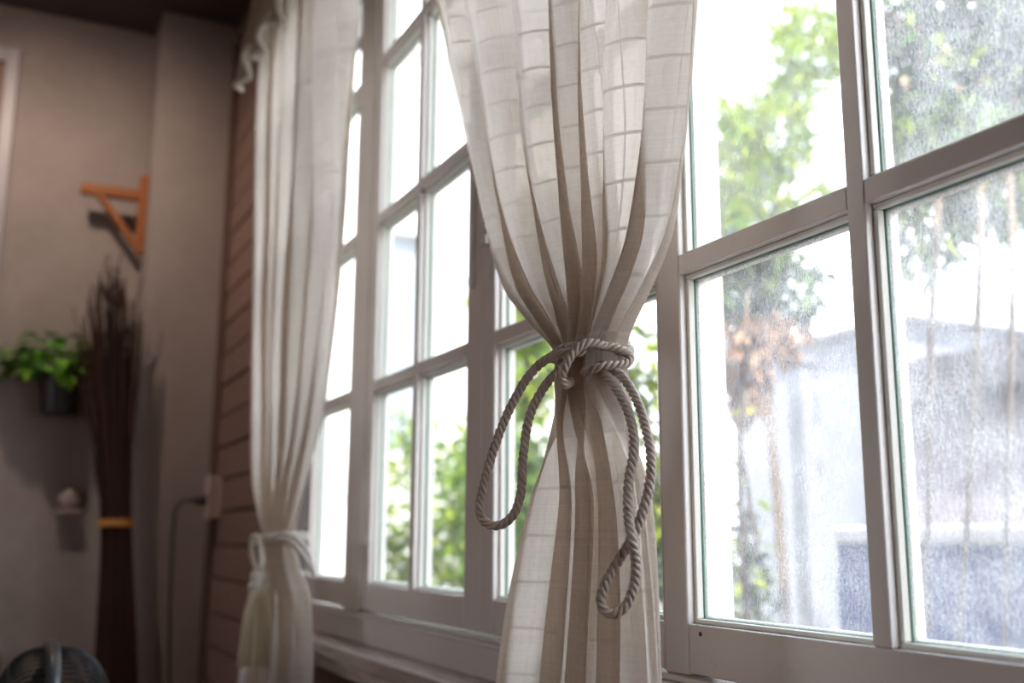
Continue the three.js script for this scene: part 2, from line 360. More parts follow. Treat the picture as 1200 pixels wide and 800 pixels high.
const s2 = sash(-2.300, -1.653, 0.052, 0.069, -1.985, () => 4, 'closed white casement of small panes left of the near curtain', 0.026);
const s3 = sash(-1.653, -1.104, 0.052, 0.003, -1.352, () => 4);
sash(-1.055, -0.440, 0, 0, -0.7485, (c, r) => (c === 0 ? (r === 0 ? 2 : 0) : (r === 0 ? 3 : 1)));
sash(-0.393, 0.20, 0, 0, -0.0965, () => 2);
sash(0.25, 0.80, 0, 0, 0.525, () => 2);
// flush bolt where the two casements meet
{
  const b = group(s2, 'sash_bolt', [FX, 1.73, -1.664]);
  part(b, 'bolt_plate', box(FX - 0.004, FX, 1.60, 1.80, -1.700, -1.684, 0.0015), M.cast);
  const c = group(s3, 'sash_bolt', [FX, 1.7, -1.63]);
  part(c, 'bolt_plate', box(FX - 0.004, FX + 0.0006, 1.60, 1.81, -1.640, -1.616, 0.0015), M.cast);
  part(c, 'bolt_keeper', [box(FX - 0.012, FX - 0.003, 1.665, 1.683, -1.638, -1.618, 0.002), box(FX - 0.012, FX - 0.003, 1.705, 1.722, -1.638, -1.618, 0.002), box(FX - 0.010, FX - 0.003, 1.745, 1.775, -1.638, -1.618, 0.002)], M.cast);
  part(c, 'bolt_slot', [box(FX - 0.0048, FX - 0.003, 1.684, 1.703, -1.634, -1.622), box(FX - 0.0048, FX - 0.003, 1.724, 1.743, -1.634, -1.622)], M.rust);
}
// screws in the near bottom rail
{
  const w = scene.getObjectByName('window_4');
  for (const [z, y] of [[-1.030, 1.043], [-0.675, 0.992 + 0.01]]) { const g = new THREE.CylinderGeometry(0.0026, 0.0026, 0.0016, 14); g.rotateZ(Math.PI / 2); g.translate(FX + 0.0002, y, z); part(w, 'screw_head', g, M.rust); }
}

// ---------------------------------------------------------------- curtains
// A gathered sheet: left and right edge by height, folds whose depth swells and shrinks, a bundle at the tie.
function curtainSheet({ zl, zr, x, amp, over, folds, width, yTop, yBot, cols, rows, seed: s, waist, bulge, weights, lean, loosen = 0 }) {
  const P = [], U = [], I = [];
  const W = weights, tot = W.reduce((a, b) => a + b, 0), cum = [0]; for (const q of W) cum.push(cum[cum.length - 1] + q / tot);
  const n = W.length;
  for (let j = 0; j <= rows; j++) {
    const y = lerp(yTop, yBot, j / rows), L = zl(y), R = zr(y), A = amp(y), O = over(y), near = Math.exp(-(((y - waist) / 0.10) ** 2)), cx = x(y);
    for (let i = 0; i <= cols; i++) {
      const u = i / cols, k = u * n, ki = Math.min(n - 1, Math.floor(k)), f = k - ki;
      const g = lerp(cum[ki], cum[ki + 1], f);
      const ph = 2 * Math.PI * (k + lean(u, y)), lo = loosen ? sstep(waist - y, 0.0, 0.16) : 0, ph2 = 2 * Math.PI * (k * (1 - loosen) + 0.1 + 0.5 * lean(u, y));
      const amps = A * (0.72 + 0.55 * N3(k * 0.55 + 3.1, y * 1.1, s)) * (1 - 0.0 * near);
      const edge = Math.sqrt(Math.max(0, 1 - (2 * g - 1) ** 2));
      const env = lerp(lerp(1, 0.35, sstep(Math.abs(2 * g - 1), 0.82, 1)), edge * 1.05 + 0.10, near);
      const folds1 = (p) => Math.sin(p) + 0.16 * Math.sin(2 * p + 1.1 + s) + 0.10 * Math.sin(3 * p + 5 * N3(y * 1.3, k * 0.4, s + 2));
      const sharp = lerp(folds1(ph), folds1(ph2), lo);
      let dx = amps * env * (sharp + 0.30 * Math.exp(-(((y - waist) / 0.16) ** 2)) * (1 - lo) * Math.sin(4 * ph + 6 * N3(k * 0.9, y * 0.8, s + 3)));
      dx += 0.0042 * N3(u * 26, y * 2.3, s + 7) + 0.0016 * N3(u * 70, y * 5, s + 9);
      const dz = (R - L) * O * (1 - 0.85 * sstep(Math.abs(2 * g - 1), 0.70, 0.98)) / (2 * Math.PI * n) * lerp(Math.sin(2 * ph + 0.6 + 1.2 * N3(k * 0.7, y * 1.4, s + 4)), Math.sin(2 * ph2 + 0.6) / (1 - loosen), lo);
      const z = L + (R - L) * g + dz * sstep(u, 0, 0.04) * (1 - sstep(u, 0.96, 1)) + 0.006 * N3(u * 9, y * 2.2, s + 5) * (1 - near);
      P.push(cx + dx + bulge(g, y), y, z);
      U.push(u * width, y);
    }
  }
  const w = cols + 1;
  for (let j = 0; j < rows; j++) for (let i = 0; i < cols; i++) { const a = j * w + i, b = a + w; I.push(a, b, a + 1, a + 1, b, b + 1); }
  const g = new THREE.BufferGeometry();
  g.setAttribute('position', new THREE.Float32BufferAttribute(P, 3));
  g.setAttribute('uv', new THREE.Float32BufferAttribute(U, 2));
  g.setIndex(I); g.computeVertexNormals();
  return { g, w, rows };
}
// a strip of the sheet between two columns, lifted off it: a turned hem
function strip({ g, w, rows }, c0, c1, lift) {
  const p = g.attributes.position, n = g.attributes.normal, uv = g.attributes.uv, P = [], U = [], I = [], m = c1 - c0 + 1;
  for (let j = 0; j <= rows; j++) for (let i = c0; i <= c1; i++) {
    const a = j * w + i;
    P.push(p.getX(a) + n.getX(a) * lift, p.getY(a) + n.getY(a) * lift, p.getZ(a) + n.getZ(a) * lift); U.push(uv.getX(a), uv.getY(a) + 0.021);
  }
  for (let j = 0; j < rows; j++) for (let i = 0; i < m - 1; i++) { const a = j * m + i, b = a + m; I.push(a, b, a + 1, a + 1, b, b + 1); }
  const h = new THREE.BufferGeometry();
  h.setAttribute('position', new THREE.Float32BufferAttribute(P, 3)); h.setAttribute('uv', new THREE.Float32BufferAttribute(U, 2)); h.setIndex(I); h.computeVertexNormals();
  return h;
}
const ROD_Y = 2.80;
{
  const zl = table([[2.76, -1.80], [2.45, -1.70], [2.18, -1.588], [2.045, -1.515], [1.895, -1.448], [1.727, -1.378], [1.587, -1.306], [1.474, -1.222], [1.411, -1.135], [1.372, -1.078], [1.345, -1.072], [1.284, -1.092], [1.224, -1.120], [1.163, -1.154], [1.068, -1.192], [0.972, -1.222], [0.884, -1.245], [0.45, -1.33]]);
  const zr = table([[2.76, -0.66], [2.2, -0.715], [1.745, -0.788], [1.694, -0.801], [1.608, -0.818], [1.539, -0.836], [1.466, -0.864], [1.419, -0.910], [1.372, -0.962], [1.345, -0.966], [1.323, -0.956], [1.275, -0.930], [1.204, -0.908], [1.127, -0.898], [1.062, -0.892], [0.96, -0.886], [0.45, -0.86]]);
  const amp = table([[2.76, 0.030], [2.0, 0.030], [1.6, 0.032], [1.45, 0.036], [1.36, 0.036], [1.30, 0.034], [1.15, 0.032], [0.9, 0.030], [0.45, 0.030]]);
  const over = table([[2.76, 0.4], [1.8, 0.5], [1.58, 1.0], [1.45, 2.1], [1.36, 2.4], [1.26, 2.4], [1.1, 2.6], [0.9, 2.3], [0.45, 1.8]]);
  const c = thing('curtain', [0.6, 0.45, -1.02], 'near sheer beige check curtain gathered by the knotted rope, in sharp focus', 'curtain');
  const sheet = curtainSheet({
    zl, zr, amp, over, x: () => 0.6, width: 1.55, yTop: ROD_Y - 0.016, yBot: 0.45, cols: 760, rows: 330, seed: 3.7, waist: 1.357,
    weights: [1.15, 1.4, 1.2, 0.85, 0.85, 1.0, 1.1],
    loosen: 0.36,
    lean: (u, y) => 0.55 + 0.40 * N3(u * 3.1, y * 1.5, 8.8),
    bulge: (g, y) => { const b = Math.exp(-(((y - 1.28) / 0.07) ** 2)), t = 1 - (2 * g - 1) ** 2; return -0.020 * b * t; },
  });
  part(c, 'fabric_panel', sheet.g.clone(), M.curtain);
  part(c, 'side_hem', strip(sheet, 0, 14, 0.0012), M.curtain);
  part(c, 'side_hem', strip(sheet, 746, 760, 0.0012), M.curtain);
}
{
  const zl = table([[2.76, -2.99], [2.37, -3.00], [1.95, -2.95], [1.56, -2.86], [1.30, -2.76], [1.20, -2.66], [1.15, -2.60], [1.08, -2.62], [0.95, -2.66], [0.80, -2.68], [0.40, -2.70]]);
  const zr = table([[2.76, -2.00], [2.30, -2.02], [2.11, -2.036], [1.83, -2.053], [1.56, -2.12], [1.39, -2.20], [1.246, -2.319], [1.15, -2.385], [1.08, -2.32], [1.045, -2.25], [0.96, -2.205], [0.86, -2.19], [0.40, -2.18]]);
  const amp = table([[2.76, 0.030], [1.8, 0.032], [1.3, 0.032], [1.15, 0.034], [1.0, 0.040], [0.4, 0.034]]);
  const over = table([[2.76, 0.8], [1.6, 1.0], [1.15, 1.8], [0.4, 1.0]]);
  const c = thing('curtain', [0.61, 0.40, -2.5], 'far pale sheer curtain by the plank wall, tied with a tasselled cord', 'curtain');
  const sheet = curtainSheet({
    zl, zr, amp, over, x: () => 0.61, width: 1.55, yTop: ROD_Y - 0.016, yBot: 0.40, cols: 420, rows: 190, seed: 12.4, waist: 1.15,
    weights: [1.1, 0.8, 1.3, 1.0, 1.2, 0.9],
    lean: (u, y) => 0.2 + 0.22 * N3(u * 2.7, y * 1.3, 21.8),
    bulge: () => 0,
  });
  part(c, 'fabric_panel', sheet.g.clone(), M.curtain);
  part(c, 'side_hem', strip(sheet, 0, 8, 0.0015), M.curtain);
  part(c, 'side_hem', strip(sheet, 412, 420, 0.0015), M.curtain);
}
// rod, and the valance over the far curtain
{
  const r = thing('curtain_rod', [0.6, ROD_Y, -1.2], 'long curtain rod over the windows, above both curtains', 'curtain rod');
  part(r, 'pole', bar(V(0.6, ROD_Y, -3.30), V(0.6, ROD_Y, 0.95), 0.012, 14), M.darkWood);
  for (const z of [-3.30, 0.95]) { const g = new THREE.SphereGeometry(0.022, 16, 12); g.translate(0.6, ROD_Y, z); part(r, 'finial', g, M.darkWood); }
  for (const z of [-3.22, -1.92, -0.5, 0.9]) part(r, 'rod_bracket', [box(0.59, 0.742, ROD_Y - 0.022, ROD_Y - 0.010, z - 0.008, z + 0.008, 0.002), box(0.728, 0.739, ROD_Y - 0.05, ROD_Y + 0.03, z - 0.015, z + 0.015, 0.002)], M.darkWood);
  const v = thing('valance', [0.55, 2.4, -2.6], 'gathered beige valance with a scalloped white edge over the far curtain', 'valance');
  const cols = 260, rows = 46, P = [], U = [], I = [], E = [];
  const zA = -2.935, zB = -1.95;
  for (let j = 0; j <= rows; j++) for (let i = 0; i <= cols; i++) {
    const u = i / cols, t = j / rows, z = lerp(zA, zB, u), sc = Math.abs(Math.sin((u * 4.6 + 0.12) * Math.PI));
    const bottom = 2.425 + 0.075 * (1 - sc) ** 1.2, y = lerp(ROD_Y + 0.035, bottom, t);
    const x = 0.562 - 0.012 * t + 0.013 * Math.sin(u * 62 + 2 * N3(u * 6, t, 3.3)) * (0.4 + 0.6 * t) + 0.006 * N3(u * 30, t * 3, 1.1) - 0.02 * sstep(t, 0.3, 1);
    P.push(x, y, z + 0.006 * Math.sin(u * 40 + t * 3)); U.push(u * 2.2, y);
  }
  const w = cols + 1;
  for (let j = 0; j < rows; j++) for (let i = 0; i < cols; i++) { const a = j * w + i, b = a + w; I.push(a, b, a + 1, a + 1, b, b + 1); }
  for (let i = 0; i <= cols; i++) { const a = (rows * w + i) * 3; E.push(V(P[a] - 0.001, P[a + 1], P[a + 2])); }
  const g = new THREE.BufferGeometry();
  g.setAttribute('position', new THREE.Float32BufferAttribute(P, 3)); g.setAttribute('uv', new THREE.Float32BufferAttribute(U, 2)); g.setIndex(I); g.computeVertexNormals();
  part(v, 'fabric_panel', g, M.valance);
  part(v, 'scalloped_trim', sweep(E, 0.008, 8), M.trimWhite);
  part(v, 'valance_board', box(0.538, 0.738, ROD_Y + 0.034, ROD_Y + 0.052, zA - 0.01, zB + 0.01, 0.003), M.darkWood);
}

// ---------------------------------------------------------------- ropes
// three strands laid round a path
function layRope(parent, name, pts, { radius = 0.0054, lead = 0.022, mat = M.rope, step = 0.0011, closed = false, sides = 8 } = {}) {
  const q = curve(pts, step, closed), n = q.length, g = group(parent, name);
  const frames = [];
  let nor = V(0.3, 0.2, 0.9);
  for (let i = 0; i < n; i++) {
    const t = q[closed ? (i + 1) % n : Math.min(i + 1, n - 1)].clone().sub(q[closed ? (i - 1 + n) % n : Math.max(i - 1, 0)]).normalize();
    nor = nor.clone().sub(t.clone().multiplyScalar(nor.dot(t))).normalize();
    frames.push([nor, t.clone().cross(nor)]);
  }
  for (let k = 0; k < 3; k++) {
    const c = [];
    for (let i = 0; i < n; i++) {
      const a = -(i * step / lead) * 2 * Math.PI + (k * 2 * Math.PI) / 3;   // S-laid
      c.push(q[i].clone().addScaledVector(frames[i][0], Math.cos(a) * radius * 0.53).addScaledVector(frames[i][1], Math.sin(a) * radius * 0.53));
    }
    part(g, 'strand', sweep(c, radius * 0.475, sides), mat);
  }
  return g;
}
{
  const r = thing('tieback_rope', [0.6, 1.355, -1.02], 'twisted taupe rope knotted round the near curtain with long hanging loops', 'rope');
  // front turns of the wrap, the turn behind, and the half-knot that comes down over them
  layRope(r, 'wrap', [V(0.5491, 1.3533, -1.0167), V(0.5472, 1.3562, -0.9992), V(0.5502, 1.3583, -0.9869), V(0.5606, 1.3591, -0.9749), V(0.5765, 1.3589, -0.9652), V(0.5935, 1.3577, -0.9609), V(0.6076, 1.3550, -0.9606), V(0.6152, 1.3490, -0.9607), V(0.6087, 1.3404, -0.9576), V(0.5890, 1.3370, -0.9577), V(0.5753, 1.3340, -0.9637), V(0.5704, 1.3322, -0.9736), V(0.5736, 1.3329, -0.9904)]);
  layRope(r, 'wrap', [V(0.6046, 1.3554, -0.9647), V(0.6275, 1.3590, -0.9813), V(0.6437, 1.3674, -1.0066), V(0.6522, 1.3791, -1.0481), V(0.6319, 1.3834, -1.0720), V(0.6013, 1.3766, -1.0787), V(0.5755, 1.3652, -1.0592), V(0.5578, 1.3549, -1.0349), V(0.5508, 1.3494, -1.0157), V(0.5509, 1.3439, -0.9923)]);
  layRope(r, 'knot', [V(0.5819, 1.3584, -0.9597), V(0.5707, 1.3599, -0.9571), V(0.5581, 1.3589, -0.9576), V(0.5484, 1.3530, -0.9611), V(0.5421, 1.3437, -0.9650), V(0.5383, 1.3329, -0.9696), V(0.5397, 1.3240, -0.9780), V(0.5469, 1.3170, -0.9854), V(0.5613, 1.3225, -0.9977)]);
  const L = [V(0.5637, 1.3524, -0.9730), V(0.5480, 1.3506, -0.9754), V(0.5365, 1.3490, -0.9893), V(0.5210, 1.3338, -1.0103), V(0.5060, 1.2992, -1.0310), V(0.4913, 1.2523, -1.0456), V(0.4803, 1.2055, -1.0523), V(0.4772, 1.1869, -1.0541), V(0.4789, 1.1740, -1.0531), V(0.4878, 1.1657, -1.0477), V(0.4991, 1.1667, -1.0410), V(0.5095, 1.1777, -1.0347), V(0.5158, 1.1980, -1.0309), V(0.5182, 1.2400, -1.0295), V(0.5223, 1.2848, -1.0212), V(0.5333, 1.3162, -1.0075), V(0.5443, 1.3332, -0.9940), V(0.5512, 1.3419, -0.9851)];
  layRope(r, 'hanging_loop', L);
  const R = [V(0.5872, 1.3439, -0.9798), V(0.5916, 1.3355, -0.9655), V(0.5973, 1.3253, -0.9504), V(0.6013, 1.2957, -0.9270), V(0.5985, 1.2546, -0.9031), V(0.5942, 1.2222, -0.8916), V(0.5859, 1.1886, -0.8896), V(0.5745, 1.1540, -0.8965), V(0.5603, 1.1281, -0.9050), V(0.5499, 1.1056, -0.9112), V(0.5462, 1.0916, -0.9135), V(0.5490, 1.0818, -0.9118), V(0.5568, 1.0786, -0.9071), V(0.5663, 1.0853, -0.9014), V(0.5737, 1.1025, -0.8970), V(0.5730, 1.1275, -0.8904), V(0.5655, 1.1523, -0.8856), V(0.5683, 1.1775, -0.8955), V(0.5749, 1.2102, -0.9032), V(0.5841, 1.2429, -0.9070), V(0.5902, 1.2737, -0.9220), V(0.5902, 1.3034, -0.9430), V(0.5857, 1.3238, -0.9597), V(0.5835, 1.3366, -0.9774)];
  layRope(r, 'hanging_loop', R);
}
{
  const r = thing('tieback_rope', [0.6, 1.15, -2.47], 'thin pale cord tied round the far curtain with a ring loop', 'rope');
  const turns = [];
  for (let i = 0; i <= 40; i++) { const a = lerp(0, 4 * Math.PI, i / 40); turns.push(V(0.61 - Math.cos(a) * 0.056, 1.150 + lerp(-0.007, 0.007, i / 40) + 0.008 * Math.sin(a), -2.492 + Math.sin(a) * 0.118)); }
  layRope(r, 'wrap', turns, { radius: 0.0075, lead: 0.03, mat: M.ropePale, step: 0.004, sides: 6 });
  layRope(r, 'ring_loop', [V(0.548, 1.155, -2.455), V(0.552, 1.145, -2.515), V(0.556, 1.115, -2.530), V(0.560, 1.085, -2.505), V(0.562, 1.072, -2.460), V(0.556, 1.085, -2.425), V(0.550, 1.120, -2.412), V(0.546, 1.150, -2.430)], { radius: 0.0075, lead: 0.03, mat: M.ropePale, step: 0.004, sides: 6, closed: true });
  layRope(r, 'hanging_loop', [V(0.57, 1.155, -2.39), V(0.575, 1.160, -2.32), V(0.585, 1.145, -2.22), V(0.590, 1.110, -2.14), V(0.592, 1.075, -2.115), V(0.592, 1.085, -2.135), V(0.588, 1.115, -2.19), V(0.58, 1.145, -2.28), V(0.575, 1.150, -2.38)], { radius: 0.0055, lead: 0.024, mat: M.ropePale, step: 0.004, sides: 6 });
  const t = thing('tassel', [0.556, 0.87, -2.478], 'cream tassel hanging from the cord of the far curtain', 'tassel');
  const k = new THREE.SphereGeometry(0.021, 20, 16); k.scale(1, 0.95, 1); k.translate(0.556, 1.066, -2.445); part(t, 'tassel_head', k, M.ropePale);
  const cap = new THREE.LatheGeometry([[0.001, 0.018], [0.014, 0.016], [0.022, 0.006], [0.024, -0.004], [0.021, -0.010]].map(([a, b]) => new THREE.Vector2(a, b)), 24); cap.translate(0.556, 1.046, -2.447); part(t, 'tassel_cap', cap, M.ropePale);
  const fr = [];
  for (let i = 0; i < 150; i++) {
    const a = rnd() * 2 * Math.PI, ra = 0.020 * Math.sqrt(rr(0.5, 1)), rb = ra * rr(1.5, 1.9), yb = 0.872 + rr(-0.006, 0.006);
    fr.push(sweep([V(0.556 + Math.cos(a) * ra * 0.9, 1.042, -2.447 + Math.sin(a) * ra * 0.9), V(0.556 + Math.cos(a) * ra * 1.45, 0.985, -2.449 + Math.sin(a) * ra * 1.45), V(0.556 + Math.cos(a) * rb, yb, -2.462 + Math.sin(a) * rb)], 0.0019, 5));
  }
  part(t, 'fringe', fr, M.tassel, { kind: 'stuff' });
}

// ---------------------------------------------------------------- end wall: door, bracket, plant, reeds, outlet
{
  const d = structure('door_1', [-0.55, 0, ROOM.z0]);
  part(d, 'door_casing', [box(-0.113, -0.064, 0, 3.045, ROOM.z0, ROOM.z0 + 0.03, 0.004), box(-1.13, -1.04, 0, 3.045, ROOM.z0, ROOM.z0 + 0.03, 0.004), box(-1.04, -0.113, 2.985, 3.045, ROOM.z0, ROOM.z0 + 0.03, 0.004)], M.casing);
  part(d, 'door_panel', box(-1.04, -0.113, 0.02, 2.985, ROOM.z0, ROOM.z0 + 0.012, 0.003), M.doorWood);
  const h = new THREE.SphereGeometry(0.03, 16, 12); h.translate(-0.95, 1.02, ROOM.z0 + 0.055); part(d, 'door_knob', h, M.cast);
}
{
  const b = thing('shelf_bracket', [0.43, 2.26, -4.20], 'orange wooden triangular shelf bracket fixed to the side of the corner column', 'bracket');
  const z0 = -4.222, z1 = -4.178;
  part(b, 'upright', box(0.405, 0.437, 2.245, 2.565, z0, z1, 0.003), M.bracket);
  part(b, 'arm', box(0.192, 0.405, 2.462, 2.500, z0, z1, 0.003), M.bracket);
  const g = box(-0.012, 0.012, -0.125, 0.125, -0.019, 0.019, 0.003);
  g.rotateZ(0.66); g.translate(0.330, 2.375, -4.20); part(b, 'brace', g, M.bracket);
}
{
  const c = V(0.180, 0, -4.212);
  const t = thing('potted_plant', [c.x, 1.60, c.z], 'bushy green plant in a black pot hung on the end wall', 'plant');
  const prof = [[0.001, 1.600], [0.058, 1.600], [0.063, 1.606], [0.078, 1.742], [0.083, 1.744], [0.083, 1.758], [0.076, 1.758], [0.074, 1.735], [0.001, 1.735]].map(([a, y]) => new THREE.Vector2(a, y));
  const p = new THREE.LatheGeometry(prof, 40); p.translate(c.x, 0, c.z); part(t, 'pot', p, M.pot);
  part(t, 'pot_hook', [box(c.x - 0.012, c.x + 0.012, 1.70, 1.80, ROOM.z0, ROOM.z0 + 0.006, 0.001), box(c.x - 0.012, c.x + 0.012, 1.735, 1.745, ROOM.z0, -4.28, 0.001)], M.pot);
  const s = new THREE.CylinderGeometry(0.072, 0.072, 0.008, 24); s.translate(c.x, 1.739, c.z); part(t, 'soil', s, M.soil);
  // one leaf, folded along its midrib and arched; shared by all
  const leafShape = (L, Wd) => {
    const P = [], I = [], n = 6;
    for (let i = 0; i <= n; i++) { const u = i / n, w = Wd * Math.sin(Math.PI * Math.pow(u, 0.75)) ** 0.8 * 0.5, y = -0.30 * L * u * u, k = 0.18 * w; P.push(u * L, y + k, -w, u * L, y, 0, u * L, y + k, w); }
    for (let i = 0; i < n; i++) for (const q of [0, 1]) { const a = i * 3 + q, b = a + 3; I.push(a, a + 1, b, b, a + 1, b + 1); }
    const g = new THREE.BufferGeometry(); g.setAttribute('position', new THREE.Float32BufferAttribute(P, 3)); g.setIndex(I); g.computeVertexNormals(); return g;
  };
  const LG = [leafShape(0.070, 0.050), leafShape(0.060, 0.042), leafShape(0.080, 0.054)];
  const stems = [];
  for (let i = 0; i < 210; i++) {
    const a = rnd() * 2 * Math.PI, el = rr(-0.05, 1.35), R = rr(0.07, 0.185) * (0.55 + 0.45 * Math.cos(el));
    const tip = V(c.x - 0.018 + Math.cos(a) * R * 1.12, 1.765 + Math.sin(el) * rr(0.04, 0.15) - 0.02, c.z + Math.sin(a) * R * 0.62);
    tip.z = Math.max(tip.z, ROOM.z0 + 0.035);
    const m = new THREE.Mesh(LG[i % 3], M.leaf[[0, 1, 1, 2, 2, 3, 0][i % 7]]);
    m.name = 'leaf'; m.castShadow = m.receiveShadow = true;
    m.position.copy(tip).sub(origin(t));
    m.rotation.set(0, -a + rr(-0.7, 0.7), rr(-0.35, 0.5), 'YXZ');
    if (tip.z < ROOM.z0 + 0.11 && Math.sin(a) < 0) m.rotation.y = rr(-0.9, 0.9) + (Math.cos(a) < 0 ? Math.PI : 0);
    t.add(m);
    if (i % 2 === 0) stems.push(sweep([V(c.x + Math.cos(a) * 0.02, 1.738, c.z + Math.sin(a) * 0.02), V(lerp(c.x, tip.x, 0.5), lerp(1.76, tip.y, 0.75), lerp(c.z, tip.z, 0.5)), tip.clone()], 0.0013, 5));
  }
  part(t, 'stems', stems, M.leaf[3], { kind: 'stuff' });
  // two leaves that hang over the rim in front
  for (const [x, y] of [[0.165, 1.735], [0.19, 1.725], [0.05, 1.752]]) { const m = new THREE.Mesh(LG[2], M.leaf[2]); m.name = 'leaf'; m.position.copy(V(x, y + 0.03, c.z + 0.082)).sub(origin(t)); m.rotation.set(0.2, -Math.PI / 2 + rr(-0.2, 0.2), -0.95, 'YXZ'); t.add(m); }
}
{
  const t = thing('reed_bundle', [0.47, 0, -3.95], 'tall dark reddish bundle of dry reeds tied with an orange band in the corner', 'reed bundle');
  const band = V(0.386, 1.199, -3.95), foot = V(0.470, 0.0, -3.93);
  for (let i = 0; i < 130; i++) {
    const a = rnd() * 2 * Math.PI, q = Math.sqrt(rnd()), bx = Math.cos(a) * q, bz = Math.sin(a) * q;
    const top = V(0.308 + bx * 0.118 + rr(-0.012, 0.012), rr(1.86, 2.15) - 0.12 * Math.abs(bx), -3.975 + bz * 0.062);
    const mid = V(lerp(band.x, top.x, 0.5) + bx * 0.012, lerp(band.y, top.y, 0.5), -3.962 + bz * 0.055);
    const b0 = V(band.x + bx * 0.050, band.y, band.z + bz * 0.045), f = V(foot.x + bx * 0.075, 0.002, foot.z + bz * 0.058);
    const lo = V(lerp(b0.x, f.x, 0.45) + bx * 0.012, 0.62, lerp(b0.z, f.z, 0.5));
    const pts = [f, lo, b0, mid, top];
    if (i % 3 === 0) pts.push(V(top.x + rr(-0.03, 0.022), top.y + rr(0.03, 0.07), top.z + rr(-0.01, 0.015)));
    const m = part(t, 'reed', sweep(curve(pts, 0.16), (s) => 0.0052 * (1 - 0.72 * s) + 0.0006, 5), M.reed[i % 3]);
  }
  const ring = []; for (let i = 0; i < 28; i++) { const a = (i / 28) * 2 * Math.PI; ring.push(V(band.x + Math.cos(a) * 0.0565, 1.199 + 0.004 * Math.sin(a), band.z + Math.sin(a) * 0.0515)); }
  part(t, 'tie_band', [-0.008, 0, 0.008].map((dy) => sweep(ring.map((p) => p.clone().add(V(0, dy, 0))), 0.0052, 7, true)), M.reedBand);
}
{
  const f = thing('wall_fixture', [0.25, 1.24, ROOM.z0], 'small pale rounded fixture on the end wall, left of the reed bundle', 'wall fixture');
  part(f, 'mounting_plate', box(0.205, 0.300, 1.238, 1.254, ROOM.z0, ROOM.z0 + 0.075, 0.006), M.fixture);
  const g = new THREE.SphereGeometry(0.038, 24, 16); g.scale(1.05, 1.1, 0.75); g.translate(0.248, 1.290, ROOM.z0 + 0.036); part(f, 'dome', g, M.fixture);
}
{
  const o = thing('outlet_box', [0.72, 1.22, -3.95], 'pinkish surface-mounted outlet box on the planks beside the corner column', 'outlet');
  part(o, 'back_box', box(0.702, 0.738, 1.222, 1.372, -4.00, -3.905, 0.005), M.box);
  part(o, 'cover_plate', box(0.692, 0.703, 1.216, 1.378, -4.006, -3.899, 0.004), M.box);
  const c = thing('power_cord', [0.66, 0.0, -3.95], 'black plug and cord hanging from the outlet box', 'cord');
  const g = new THREE.LatheGeometry([[0.001, 0], [0.010, 0], [0.013, 0.01], [0.018, 0.035], [0.018, 0.05], [0.001, 0.05]].map(([a, b]) => new THREE.Vector2(a, b)), 18);
  g.rotateZ(-Math.PI / 2); g.translate(0.643, 1.287, -3.955); part(c, 'plug', g, M.black);
  part(c, 'cable', sweep(curve([V(0.646, 1.287, -3.955), V(0.612, 1.285, -3.955), V(0.588, 1.262, -3.955), V(0.582, 1.20, -3.952), V(0.584, 1.00, -3.95), V(0.596, 0.75, -3.95), V(0.618, 0.45, -3.95), V(0.64, 0.12, -3.93), V(0.63, 0.012, -3.86), V(0.55, 0.008, -3.72), V(0.35, 0.008, -3.60)], 0.02), 0.0055, 8), M.black);
}
